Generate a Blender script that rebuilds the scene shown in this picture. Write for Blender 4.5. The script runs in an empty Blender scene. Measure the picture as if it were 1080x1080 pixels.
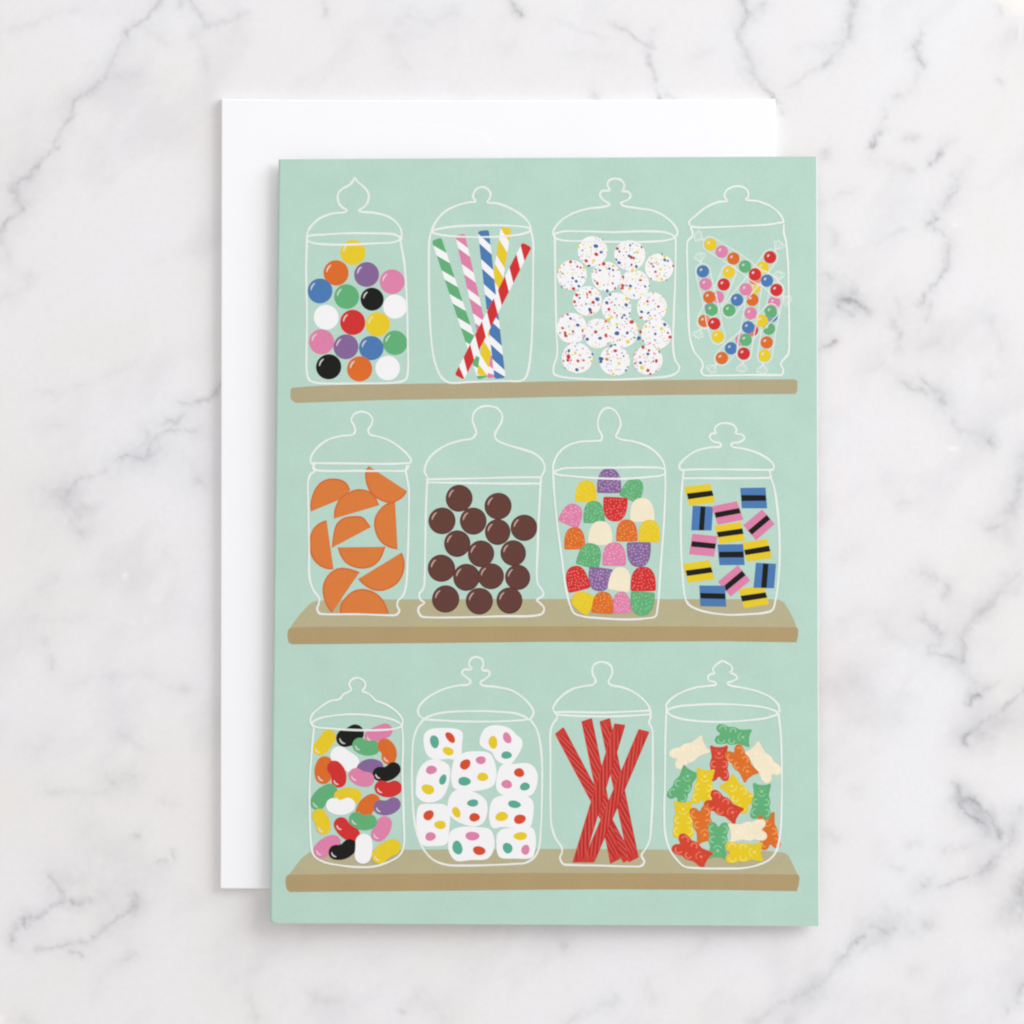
import bpy, math, random
import numpy as np
from mathutils import Vector

random.seed(11)
rng = np.random.default_rng(5)
sc = bpy.context.scene
col = sc.collection

# ------------------------------------------------------------------ scale
# All measures were taken from the photograph in its own pixels (1080 across)
# and become metres on the marble / on the paper: the card is 5 x 7 inches.
S = 0.127 / 568.0          # metres per pixel on the marble
D = 0.90                   # camera height
ENV_TOP = 0.0022           # top of the envelope
CARD_R, CARD_L = 0.0033, 0.0050   # top of the card at its right and left edge
STEP = 1.1e-6              # ink layers of the print

# card plane z = A + B*x
xr = (863 - 540) * S; xl = (289 - 540) * S
CB = (CARD_R - CARD_L) / (xr - xl)
CA = CARD_R - CB * xr
CARD_LOC = Vector((575 - 540, 540 - 571, 0)) * S
CARD_LOC.z = CA + CB * CARD_LOC.x

def flat(px, py, z=0.0):
    f = (D - z) / D
    return Vector(((px - 540) * S * f, (540 - py) * S * f, z))

def card(px, py, dz=0.0):
    k = (px - 540) * S / D
    x = k * (D - CA) / (1 + k * CB)
    z = CA + CB * x
    y = (540 - py) * S * (D - z) / D
    return Vector((x, y, z + dz)) - CARD_LOC

# ------------------------------------------------------------------ materials
def lin(c):
    return tuple((v / 255 / 12.92) if v / 255 <= 0.04045 else ((v / 255 + 0.055) / 1.055) ** 2.4 for v in c)

ILLUM = 1.03
def ink(name, rgb, grain=0.03, mottle=0.03, rough=0.55, alpha=1.0, spec=0.2):
    m = bpy.data.materials.new(name); m.use_nodes = True
    nt = m.node_tree; n = nt.nodes; l = nt.links
    bs = n['Principled BSDF']
    c = [min(0.97, v / ILLUM) for v in lin(rgb)]
    bs.inputs['Roughness'].default_value = rough
    bs.inputs['Specular IOR Level'].default_value = spec
    tc = n.new('ShaderNodeTexCoord')
    na = n.new('ShaderNodeTexNoise'); na.inputs['Scale'].default_value = 2300; na.inputs['Detail'].default_value = 2
    nb = n.new('ShaderNodeTexNoise'); nb.inputs['Scale'].default_value = 90; nb.inputs['Detail'].default_value = 5
    nb.inputs['Roughness'].default_value = 0.65
    l.new(tc.outputs['Object'], na.inputs['Vector']); l.new(tc.outputs['Object'], nb.inputs['Vector'])
    ma = n.new('ShaderNodeMapRange'); ma.inputs[1].default_value = 0.3; ma.inputs[2].default_value = 0.7
    ma.inputs[3].default_value = 1 - grain; ma.inputs[4].default_value = 1 + grain
    mb = n.new('ShaderNodeMapRange'); mb.inputs[1].default_value = 0.3; mb.inputs[2].default_value = 0.7
    mb.inputs[3].default_value = 1 - mottle; mb.inputs[4].default_value = 1 + mottle
    l.new(na.outputs['Fac'], ma.inputs[0]); l.new(nb.outputs['Fac'], mb.inputs[0])
    mu = n.new('ShaderNodeMath'); mu.operation = 'MULTIPLY'
    l.new(ma.outputs[0], mu.inputs[0]); l.new(mb.outputs[0], mu.inputs[1])
    vm = n.new('ShaderNodeVectorMath'); vm.operation = 'SCALE'
    vm.inputs[0].default_value = c
    l.new(mu.outputs[0], vm.inputs['Scale'])
    l.new(vm.outputs[0], bs.inputs['Base Color'])
    bp = n.new('ShaderNodeBump'); bp.inputs['Strength'].default_value = 0.08; bp.inputs['Distance'].default_value = 0.00005
    l.new(na.outputs['Fac'], bp.inputs['Height']); l.new(bp.outputs[0], bs.inputs['Normal'])
    if alpha < 1:
        bs.inputs['Alpha'].default_value = alpha
    return m

M = {
    'green_card': ink('sage_green_print', (185, 216, 202), 0.03, 0.032),
    'shelf_top': ink('shelf_top_ink', (185, 177, 141)),
    'shelf_front': ink('shelf_front_ink', (178, 155, 112)),
    'shelf_plain': ink('plain_shelf_ink', (179, 167, 133)),
    'Y': ink('yellow_ink', (233, 203, 38)), 'O': ink('orange_ink', (221, 108, 38)),
    'P': ink('purple_ink', (134, 101, 152)), 'K': ink('black_ink', (16, 16, 14)),
    'W': ink('white_ink', (246, 245, 247), 0.005, 0.01), 'R': ink('red_ink', (210, 46, 46)),
    'B': ink('blue_ink', (74, 122, 180)), 'G': ink('green_ink', (98, 176, 120)),
    'I': ink('pink_ink', (223, 130, 170)), 'C': ink('cream_ink', (244, 233, 205), 0.01),
    'C2': ink('pale_cream_ink', (248, 238, 214), 0.01),
    'slice': ink('orange_slice_ink', (220, 124, 58)), 'slice_rim': ink('orange_slice_rim_ink', (211, 106, 42)),
    'choc': ink('chocolate_ink', (99, 60, 52)), 'choc_dark': ink('dark_chocolate_ink', (88, 52, 44)),
    'choc_shine': ink('chocolate_shine_ink', (196, 160, 150)),
    'shine': ink('shine_ink', (252, 250, 248), 0.01, 0.01, alpha=0.62),
    'outline': ink('jar_line_ink', (253, 255, 253), 0.005, 0.01, alpha=0.82),
    'film': ink('wrapper_film_ink', (252, 255, 252), 0.005, 0.01, alpha=0.2),
    'film_line': ink('wrapper_line_ink', (252, 255, 252), 0.005, 0.01, alpha=0.72),
    'bear_R': ink('bear_red_ink', (212, 66, 44)), 'bear_r': ink('bear_red_light_ink', (238, 122, 98)),
    'bear_G': ink('bear_green_ink', (98, 176, 120)), 'bear_g': ink('bear_green_light_ink', (146, 206, 158)),
    'bear_Y': ink('bear_yellow_ink', (232, 202, 34)), 'bear_y': ink('bear_yellow_light_ink', (243, 222, 104)),
    'bear_O': ink('bear_orange_ink', (222, 112, 36)), 'bear_o': ink('bear_orange_light_ink', (241, 156, 86)),
    'bear_C': ink('bear_cream_ink', (246, 232, 202), 0.01), 'bear_c': ink('bear_cream_light_ink', (250, 240, 216), 0.01),
    'teal': ink('teal_ink', (88, 172, 148)), 'verm': ink('vermilion_ink', (219, 74, 40)),
    'rope': ink('licorice_ink', (206, 58, 50)), 'rope_dark': ink('licorice_dark_ink', (180, 34, 38)),
    'rope_light': ink('licorice_light_ink', (216, 86, 74)),
    'Yl': ink('light_yellow_ink', (241, 214, 72)), 'Ol': ink('light_orange_ink', (238, 160, 80)),
    'Pl': ink('light_purple_ink', (190, 158, 206)), 'Rl': ink('light_red_ink', (238, 118, 110)),
    'Gl': ink('light_green_ink', (146, 206, 158)), 'Il': ink('light_pink_ink', (242, 172, 198)),
    'sR': ink('sprinkle_red_ink', (202, 66, 52)), 'sB': ink('sprinkle_blue_ink', (72, 104, 160)),
    'sY': ink('sprinkle_yellow_ink', (232, 214, 84)), 'sO': ink('sprinkle_orange_ink', (222, 134, 64)),
    'sG': ink('sprinkle_grey_ink', (150, 164, 170)), 'sI': ink('sprinkle_pink_ink', (228, 170, 166)),
    'sP': ink('sprinkle_pale_yellow_ink', (240, 232, 184)), 'sQ': ink('sprinkle_pale_blue_ink', (196, 208, 226)),
    'card_core': ink('white_card_stock', (240, 242, 238), 0.01, 0.01, 0.7),
    'env': ink('white_envelope_paper', (252, 252, 260), 0.006, 0.006, 0.65),
}

# ------------------------------------------------------------------ 2D curve helpers
def catmull(pts, closed=False, n=6):
    P = [Vector((p[0], p[1])) for p in pts]
    out = []
    N = len(P)
    rngi = range(N) if closed else range(N - 1)
    for i in rngi:
        if closed:
            p0, p1, p2, p3 = P[(i - 1) % N], P[i], P[(i + 1) % N], P[(i + 2) % N]
        else:
            p0 = P[i - 1] if i > 0 else P[0] * 2 - P[1]
            p1, p2 = P[i], P[i + 1]
            p3 = P[i + 2] if i + 2 < N else P[-1] * 2 - P[-2]
        # centripetal form keeps cusps from looping
        def tj(t, a, b): return t + max(1e-4, (b - a).length) ** 0.5
        t0 = 0; t1 = tj(t0, p0, p1); t2 = tj(t1, p1, p2); t3 = tj(t2, p2, p3)
        for j in range(n):
            t = t1 + (t2 - t1) * j / n
            A1 = p0 * ((t1 - t) / (t1 - t0)) + p1 * ((t - t0) / (t1 - t0))
            A2 = p1 * ((t2 - t) / (t2 - t1)) + p2 * ((t - t1) / (t2 - t1))
            A3 = p2 * ((t3 - t) / (t3 - t2)) + p3 * ((t - t2) / (t3 - t2))
            B1 = A1 * ((t2 - t) / (t2 - t0)) + A2 * ((t - t0) / (t2 - t0))
            B2 = A2 * ((t3 - t) / (t3 - t1)) + A3 * ((t - t1) / (t3 - t1))
            out.append(B1 * ((t2 - t) / (t2 - t1)) + B2 * ((t - t1) / (t2 - t1)))
    if not closed:
        out.append(P[-1])
    return out

class Art:
    """one printed shape: polygons in pixel coordinates of a crop, laid in ink layers on the card"""
    def __init__(self, tf):
        self.tf = tf            # (x0, y0, scale)
        self.v = []; self.f = []; self.mi = []; self.mats = []
        self.top = 0
    def _m(self, key):
        m = M[key]
        if m not in self.mats: self.mats.append(m)
        return self.mats.index(m)
    def _pt(self, p, layer, extra=0.0):
        x0, y0, s = self.tf
        return card(x0 + p[0] / s, y0 + p[1] / s, layer * STEP + extra)
    def poly(self, pts, key, layer):
        b = len(self.v)
        # keep faces pointing up
        a = sum(pts[i][0] * pts[(i + 1) % len(pts)][1] - pts[(i + 1) % len(pts)][0] * pts[i][1] for i in range(len(pts)))
        if a > 0: pts = list(reversed(pts))
        self.v += [self._pt(p, layer) for p in pts]
        self.f.append(tuple(range(b, b + len(pts)))); self.mi.append(self._m(key))
        self.top = max(self.top, layer)
    def smooth(self, pts, key, layer, n=5):
        self.poly(catmull(pts, True, n), key, layer)
    def disc(self, c, r, key, layer, ry=None, ang=0, n=28, wob=0.0):
        ry = ry or r; ca, sa = math.cos(math.radians(ang)), math.sin(math.radians(ang))
        ph = random.random() * 6
        pts = []
        for i in range(n):
            t = 2 * math.pi * i / n
            w = 1 + wob * math.sin(2 * t + ph) + wob * 0.6 * math.sin(3 * t + ph * 2)
            x, y = r * w * math.cos(t), ry * w * math.sin(t)
            pts.append((c[0] + x * ca - y * sa, c[1] + x * sa + y * ca))
        self.poly(pts, key, layer)
    def stroke(self, pts, w, key, layer, closed=False, n=6, wob=0.12, taper=0.0, raw=False):
        P = [Vector((p[0], p[1])) for p in pts] if raw else catmull(pts, closed, n)
        N = len(P); b = len(self.v); ph = random.random() * 6
        for i, p in enumerate(P):
            a = P[(i - 1) % N] if (closed or i > 0) else p
            c = P[(i + 1) % N] if (closed or i < N - 1) else p
            d = (c - a); d = d.normalized() if d.length > 1e-6 else Vector((1, 0))
            nn = Vector((-d.y, d.x))
            ww = w / 2 * (1 + wob * math.sin(i * 0.23 + ph) + wob * 0.6 * math.sin(i * 0.61 + ph * 2))
            if taper and not closed:
                u = i / (N - 1); ww *= (1 - taper) + taper * math.sin(math.pi * u) ** 0.6
            z = 0.8e-6 * i / N
            self.v.append(self._pt(p + nn * ww, layer, z)); self.v.append(self._pt(p - nn * ww, layer, z))
        mi = self._m(key)
        for i in range(N if closed else N - 1):
            j = (i + 1) % N
            self.f.append((b + 2 * i, b + 2 * j, b + 2 * j + 1, b + 2 * i + 1)); self.mi.append(mi)
        self.top = max(self.top, layer + 1)
    def thick(self, pts, r, key, layer, rend=None):
        """round-ended fat stroke as one outline"""
        P = [Vector((p[0], p[1])) for p in pts]; N = len(P)
        L, R = [], []
        for i, p in enumerate(P):
            a = P[max(0, i - 1)]; c = P[min(N - 1, i + 1)]
            d = (c - a).normalized(); nn = Vector((-d.y, d.x))
            rr = r(i / (N - 1)) if callable(r) else r
            L.append(p + nn * rr); R.append(p - nn * rr)
        def cap(p, d, rr):
            a0 = math.atan2(d.y, d.x)
            return [p + Vector((math.cos(a0 + t), math.sin(a0 + t))) * rr for t in [math.pi / 2 - math.pi * k / 10 for k in range(1, 10)]]
        r0 = r(0) if callable(r) else r; r1 = r(1) if callable(r) else r
        out = L + cap(P[-1], (P[-1] - P[-2]).normalized(), r1) + R[::-1] + cap(P[0], (P[0] - P[1]).normalized(), r0)
        self.poly(out, key, layer)
    def build(self, name, parent, label=None):
        me = bpy.data.meshes.new(name)
        me.from_pydata([tuple(v) for v in self.v], [], self.f)
        for m in self.mats: me.materials.append(m)
        me.polygons.foreach_set('material_index', self.mi)
        me.update()
        # every ink face looks up
        flip = [p.index for p in me.polygons if p.normal.z < 0]
        if flip:
            import bmesh
            bm = bmesh.new(); bm.from_mesh(me); bm.faces.ensure_lookup_table()
            bmesh.ops.reverse_faces(bm, faces=[bm.faces[i] for i in flip]); bm.to_mesh(me); bm.free()
        o = bpy.data.objects.new(name, me); col.objects.link(o); o.parent = parent
        if label: o['label'] = label
        return o

def empty(name, loc, label, cat):
    o = bpy.data.objects.new(name, None); col.objects.link(o)
    o.location = loc; o['label'] = label; o['category'] = cat
    o.empty_display_size = 0.02
    return o

# ------------------------------------------------------------------ greeting card
gc = empty('greeting_card', CARD_LOC,
           'sage green greeting card printed with candy jars on three shelves, on the white envelope', 'greeting card')

TL, TR, BR, BL = (293.8, 168.0), (860.8, 165.0), (863.2, 976.8), (284.6, 973.6)
def lerp(a, b, t): return (a[0] + (b[0] - a[0]) * t, a[1] + (b[1] - a[1]) * t)

def front_cover():
    r = 0.00055; rp = r / S
    vs = [0, .1, .25, .4, .55, .7, .85, .97, .985, .993, .9965, .999, 1.0]
    v = []; f = []; mi = []
    angs = [90, 65, 40, 20, 0, -30, -60, -90]
    rows = []
    for t in vs:
        e = lerp(TL, BL, t)
        dist = (1 - t) * (BL[1] - TL[1]); R0 = 4.5
        inset = 0 if dist > R0 else R0 - math.sqrt(max(0, R0 * R0 - (R0 - dist) ** 2))
        row = []
        for a in angs:
            ar = math.radians(a)
            row.append(len(v)); v.append(card(e[0] + inset + rp * (1 - math.cos(ar)), e[1], -r * (1 - math.sin(ar))))
        rows.append(row)
    for i in range(len(rows) - 1):
        for j in range(len(angs) - 1):
            f.append((rows[i][j], rows[i + 1][j], rows[i + 1][j + 1], rows[i][j + 1])); mi.append(0)
    # top face, right edge with a hair of corner wear
    edge = [rows[i][0] for i in range(len(rows))]
    rt = len(v); v.append(card(BR[0] - 0.6, BR[1], 0)); v.append(card(BR[0], BR[1] - 0.7, 0)); v.append(card(TR[0], TR[1] + .5, 0)); v.append(card(TR[0] - .5, TR[1], 0))
    f.append(tuple(edge + [rt, rt + 1, rt + 2, rt + 3])); mi.append(0)
    th = 0.00035
    rb = len(v)
    v += [card(BR[0] - 0.6, BR[1], -th), card(BR[0], BR[1] - 0.7, -th), card(TR[0], TR[1] + .5, -th), card(TR[0] - .5, TR[1], -th)]
    bl = len(v); v.append(card(BL[0] + 7, BL[1], -th)); v.append(card(TL[0] + 3, TL[1], -th))
    for a, b in ((0, 1), (1, 2), (2, 3)):
        f.append((rt + a, rb + a, rb + b, rt + b)); mi.append(1)
    f.append((edge[-1], bl, rb, rt)); mi.append(1)
    f.append((rt + 3, rb + 3, bl + 1, edge[0])); mi.append(1)
    f.append((bl, bl + 1, rb + 3, rb + 2, rb + 1, rb)); mi.append(1)
    me = bpy.data.meshes.new('front_cover'); me.from_pydata([tuple(p) for p in v], [], f)
    me.materials.append(M['green_card']); me.materials.append(M['card_core'])
    me.polygons.foreach_set('material_index', mi)
    for p in me.polygons:
        if len(p.vertices) == 4 and p.material_index == 0: p.use_smooth = True
    import bmesh
    bm = bmesh.new(); bm.from_mesh(me)
    if bm.faces[:] and max(bm.faces, key=lambda q: q.calc_area()).normal.z: pass
    for q in bm.faces: pass
    bmesh.ops.recalc_face_normals(bm, faces=bm.faces[:]); 
    big = [q for q in bm.faces if len(q.verts) > 10 and q.material_index == 0][0]
    if big.normal.z < 0: bmesh.ops.reverse_faces(bm, faces=bm.faces[:])
    bm.to_mesh(me); bm.free()
    o = bpy.data.objects.new('front_cover', me); col.objects.link(o); o.parent = gc

def slab(name, pts, ztop, th, fn, mat, parent=None, bevel=0.0):
    import bmesh
    bm = bmesh.new()
    t = [bm.verts.new(fn(p[0], p[1], ztop)) for p in pts]
    b = [bm.verts.new(fn(p[0], p[1], ztop - th)) for p in pts]
    bm.faces.new(t); bm.faces.new(list(reversed(b)))
    for i in range(len(pts)):
        j = (i + 1) % len(pts)
        bm.faces.new((t[i], b[i], b[j], t[j]))
    bmesh.ops.recalc_face_normals(bm, faces=bm.faces[:])
    if bevel:
        eds = [e for e in bm.edges if all(v in t for v in e.verts) or all(v in b for v in e.verts)]
        bmesh.ops.bevel(bm, geom=eds, offset=bevel, segments=4, profile=0.5, affect='EDGES')
    me = bpy.data.meshes.new(name); bm.to_mesh(me); bm.free()
    me.materials.append(mat)
    o = bpy.data.objects.new(name, me); col.objects.link(o)
    if parent: o.parent = parent
    return o

front_cover()
bc = slab('back_cover', [(BL[0] + 3, BL[1] - .5), (BR[0] + 1.1, BR[1] - .3), (TR[0] + 1.3, TR[1] + .8), (TL[0] + 3, TL[1] + 1)][::-1],
          -0.00062, 0.00035, card, M['card_core'], gc, 0.00006)
bc['label'] = 'plain white back panel of the card, a sliver showing at the right edge'

# shelves ---------------------------------------------------------------
PX = (0, 0, 1.0)
def shelf(front, top, label):
    a = Art(PX)
    if top: a.poly(top, 'shelf_top', 2)
    a.poly(front, 'shelf_front' if top else 'shelf_plain', 4)
    a.build('printed_shelf', gc, label)

def T(x0, y0, s, pts): return [(x0 + x / s, y0 + y / s) for x, y in pts]
q = 1080 / 280
shelf([(307.5, 422), (306.2, 418), (306.5, 411), (308.5, 409), (325, 407.5), (350, 406), (400, 405.2), (500, 403.8), (570, 402.4), (650, 401.4), (720, 400.6), (780, 400.3), (838, 400), (841, 402), (841, 411), (839.5, 415.5), (780, 416), (700, 416.6), (640, 417.6), (570, 419), (500, 420.5), (400, 422), (340, 424.2), (312, 425)], None,
      'thin plain tan shelf seen edge-on under the top row of jars')
shelf([(303.5, 665), (306, 662), (340, 661), (450, 661), (570, 660.5), (700, 660.5), (840.5, 661.5), (842, 664), (841.5, 672), (840, 677.5), (760, 676.3), (640, 677), (570, 677), (480, 678), (380, 679), (308, 679.6), (304.2, 677.5), (303, 671)],
      [(305, 664), (308, 659), (316, 648), (327, 636.5), (332, 634), (350, 632.5), (450, 632), (570, 631.8), (700, 631.8), (820, 632), (827, 635), (833, 645), (838, 655), (840.8, 664)],
      'tan shelf under the middle row of jars')
shelf([(301.5, 925), (304, 922.5), (340, 922), (450, 921.3), (570, 920.6), (700, 921), (842, 922.3), (843.3, 926), (842.5, 933), (840.5, 940), (760, 938.6), (640, 938), (570, 938.4), (480, 939.4), (380, 940.2), (306, 940.8), (302.4, 938), (301, 931)],
      [(303, 925), (308, 918), (318, 905), (326, 899), (334, 897), (450, 896), (570, 895.2), (700, 896), (810, 897.5), (828, 899.5), (832, 903), (837, 913), (842.5, 925)],
      'tan shelf under the bottom row of jars')

# jar machinery ------------------------------------------------------------
class Jar:
    def __init__(self, tf, label, lines, body_w=9.6):
        self.tf = tf; self.label = label; self.lines = lines; self.w = body_w
        self.items = []; self.placed = []
    def art(self, c, r):
        """layer for a candy: above every earlier candy it touches"""
        L = 8
        for (cc, rr, top) in self.placed:
            if math.hypot(c[0] - cc[0], c[1] - cc[1]) < r + rr: L = max(L, top + 2)
        a = Art(self.tf); a.base = L; a.c = c; a.r = r
        return a
    def add(self, a, name):
        self.placed.append((a.c, a.r, a.top)); self.items.append((a, name))
    def finish(self):
        top = max([t for _, _, t in self.placed]) + 3
        o = Art(self.tf)
        for k, ln in enumerate(self.lines):
            closed = ln[0] == 'c'
            o.stroke(ln[1], (ln[2] if len(ln) > 2 else self.w), 'outline', top + k, closed)
        jar = o.build('printed_jar', gc, self.label)
        for a, name in self.items: a.build(name, jar)
        return jar

def arc_shine(a, c, r, key, w, L, a0=185, a1=238, f=0.74):
    pts = [(c[0] + r * f * math.cos(math.radians(t)), c[1] + r * f * math.sin(math.radians(t))) for t in np.linspace(a0, a1, 8)]
    a.stroke(pts, w, key, L, raw=True, taper=0.6, wob=0)

def ball(j, c, r, key, name='gumball', shine='shine', sw=8):
    a = j.art(c, r)
    a.disc(c, r, key, a.base, n=40, wob=0.006)
    if shine: arc_shine(a, c, r, shine, sw, a.base + 1)
    j.add(a, name)

# --- A gumballs
A = Jar((310, 180, 4.5), 'printed jar of round multicoloured gumballs under a pointed onion-shaped lid knob', [
    ('o', [(62,315),(66,290),(80,265),(120,228),(180,204),(240,197),(252,190),(225,170),(210,145),(208,115),(225,90),(260,70),(280,50),(289,33),(300,50),(325,72),(350,100),(355,130),(340,165),(308,190),(320,195),(380,200),(440,215),(485,245),(508,280),(511,310),(505,335)]),
    ('c', [(65,312),(150,303),(260,297),(380,298),(480,304),(505,322),(480,338),(380,345),(250,351),(150,350),(80,340),(61,325)]),
    ('o', [(62,325),(58,450),(62,700),(60,850),(62,960),(75,995),(110,1007),(300,1010),(500,1003),(530,990),(540,960),(540,800),(535,600),(525,450),(512,370),(505,335)])])
for x, y, r, k in [(280,388,60,'Y'),(200,485,60,'O'),(345,493,59,'P'),(466,527,59,'I'),(124,571,59,'B'),(250,598,59,'G'),(371,610,55,'K'),(480,645,57,'W'),(153,696,59,'W'),(279,720,60,'R'),(398,729,58,'Y'),(131,812,60,'I'),(247,836,59,'P'),(367,842,58,'B'),(480,817,58,'G'),(165,931,60,'K'),(312,941,60,'O'),(445,937,58,'W')]:
    ball(A, (x, y), r, k, 'gumball', None if k == 'W' else 'shine')
A.finish()

# --- B striped sticks
Bj = Jar((440, 180, 4.5), 'printed jar of five candy-striped sticks', [
    ('o', [(66,285),(90,240),(130,195),(190,165),(250,149),(278,147),(265,125),(272,98),(290,82),(310,78),(335,88),(348,110),(345,130),(332,150),(380,155),(440,178),(500,215),(530,250),(541,285)]),
    ('c', [(68,288),(150,268),(300,260),(450,262),(530,273),(538,284),(500,300),(400,312),(300,315),(180,312),(90,300)]),
    ('o', [(66,290),(58,330),(55,500),(60,700),(72,850),(90,930),(115,980),(150,1005),(250,1003),(400,998),(500,995),(520,970),(540,850),(548,650),(550,450),(550,340),(540,285)])])
for k, (p0, p1, w, key, t0) in enumerate([((92,325),(312,985),48,'G',76),((203,303),(357,982),46,'I',66),((422,270),(308,972),50,'Y',62),((314,284),(393,986),52,'B',65),((521,352),(200,980),50,'R',68)]):
    a = Art(Bj.tf); a.base = 8 + 3 * k; a.c = (300, 630); a.r = 10
    p0 = Vector(p0); p1 = Vector(p1); d = (p1 - p0); L = d.length; d.normalize(); u = Vector((d.y, -d.x))
    if u.x < 0: u = -u
    h = w / 2
    body = []
    cr = 10
    for (t, uu) in [(0, -h + cr), (0, h - cr), (3, h - 3), (cr, h), (L - cr, h), (L - 3, h - 3), (L, h - cr), (L, -h + cr), (L - 3, -h + 3), (L - cr, -h), (cr, -h), (3, -h + 3)]:
        body.append(p0 + d * t + u * uu)
    a.poly(body, key, a.base)
    t = t0; wob = random.Random(k)
    while t < L + 20:
        th = 23 + wob.uniform(-2, 3); sl = 1.15
        pts = []
        for (tt, uu) in [(t - th - sl * h, -h), (t - th + sl * h, h), (t + th + sl * h, h), (t + th - sl * h, -h)]:
            pts.append((tt, uu))
        pts = [(min(max(tt, 4), L - 4), uu * (1.01)) for tt, uu in pts]
        if max(p[0] for p in pts) - min(p[0] for p in pts) > 20:
            a.poly([p0 + d * tt + u * uu for tt, uu in pts], 'W', a.base + 1)
        t += 120 + wob.uniform(-3, 4)
    Bj.add(a, 'candy_stick')
Bj.finish()

# --- C sprinkled balls
Cj = Jar((570, 180, 4.5), 'printed jar of round white sweets covered in tiny coloured sprinkles', [
    ('o', [(63,312),(60,290),(68,272),(100,235),(160,200),(230,180),(300,172),(328,160),(300,140),(282,118),(290,98),(325,95),(330,92),(318,70),(325,48),(350,38),(380,44),(397,65),(392,92),(385,98),(415,100),(428,118),(415,138),(380,155),(395,167),(460,178),(540,192),(600,225),(640,265),(650,295),(642,315)]),
    ('c', [(65,305),(100,290),(200,288),(350,292),(500,288),(600,295),(638,316),(600,330),(500,338),(350,338),(200,335),(100,330),(70,318)]),
    ('o', [(68,318),(70,500),(75,750),(78,880),(62,930),(65,965),(100,978),(200,988),(350,992),(500,985),(620,972),(655,950),(658,930),(640,900),(630,850),(632,700),(640,500),(642,320)])])
balls = [(247,382,71),(424,402,73),(563,460,67),(149,496,71),(313,503,71),(447,540,70),(223,618,70),(360,650,71),(529,648,71),(150,748,73),(272,772,70),(390,765,74),(550,775,72),(174,889,73),(352,902,72),(510,899,70)]
spr = [(263,358,11,'B'),(288,387,8,'B'),(265,397,10,'R'),(217,428,9,'R'),(253,427,8,'Y'),(180,362,7,'Y'),(143,433,8,'R'),(175,455,6,'R'),(190,460,6,'R'),(207,460,8,'Y'),(90,460,8,'Y'),(153,510,7,'B'),(170,525,8,'B'),(182,548,7,'B'),(157,560,9,'R'),(300,442,10,'R'),(345,452,8,'Y'),(327,465,7,'B'),(345,472,6,'B'),(270,535,8,'R'),(343,535,6,'R'),(317,570,8,'B'),(365,370,8,'R'),(373,437,9,'B'),(375,384,6,'B'),(430,411,9,'R'),(420,404,7,'B'),(443,415,7,'R'),(455,455,8,'B'),(436,475,9,'Y'),(460,387,8,'Y'),(480,363,6,'R'),(590,408,8,'Y'),(590,424,8,'B'),(605,428,6,'B'),(630,452,6,'R'),(570,468,7,'Y'),(546,480,7,'R'),(535,455,6,'B'),(575,515,8,'Y'),(390,545,9,'R'),(388,558,8,'R'),(427,547,8,'B'),(423,560,8,'Y'),(474,520,7,'R'),(497,550,6,'B'),(393,505,7,'R'),(172,590,9,'R'),(162,622,8,'R'),(235,577,8,'R'),(270,610,11,'B'),(250,625,9,'R'),(235,660,10,'B'),(240,673,8,'R'),(315,627,9,'B'),(325,658,8,'R'),(410,608,9,'Y'),(407,637,9,'B'),(398,687,8,'B'),(468,640,6,'Y'),(480,670,8,'B'),(508,620,7,'R'),(560,645,7,'R'),(598,660,7,'Y'),(528,705,8,'Y'),(143,702,7,'B'),(177,733,9,'B'),(207,760,12,'R'),(105,747,7,'R'),(120,783,9,'R'),(117,770,8,'R'),(222,800,9,'B'),(262,765,9,'R'),(283,795,9,'B'),(312,782,10,'R'),(310,715,8,'O'),(325,705,9,'Y'),(337,695,8,'Y'),(363,772,12,'B'),(363,730,8,'Y'),(433,718,11,'R'),(412,770,8,'B'),(467,795,10,'B'),(475,765,8,'R'),(415,812,10,'Y'),(460,735,7,'Y'),(590,730,9,'B'),(575,750,9,'Y'),(615,790,9,'R'),(605,770,6,'R'),(545,775,7,'B'),(500,740,8,'Y'),(135,855,8,'B'),(133,883,12,'R'),(130,900,8,'R'),(178,903,8,'R'),(205,900,6,'R'),(243,905,8,'Y'),(173,945,9,'B'),(165,865,8,'Y'),(288,893,11,'B'),(287,907,8,'B'),(315,895,9,'O'),(355,855,9,'R'),(373,915,8,'Y'),(345,965,8,'Y'),(395,880,5,'R'),(487,838,9,'R'),(515,853,7,'R'),(510,870,8,'B'),(475,912,8,'B'),(482,935,11,'Y'),(510,948,9,'R'),(550,903,9,'R'),(535,905,5,'R'),(450,915,6,'R')]
own = {i: [] for i in range(len(balls))}
for s in spr:
    i = min(range(len(balls)), key=lambda i: math.hypot(s[0] - balls[i][0], s[1] - balls[i][1])); own[i].append(s)
rs = random.Random(4)
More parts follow.
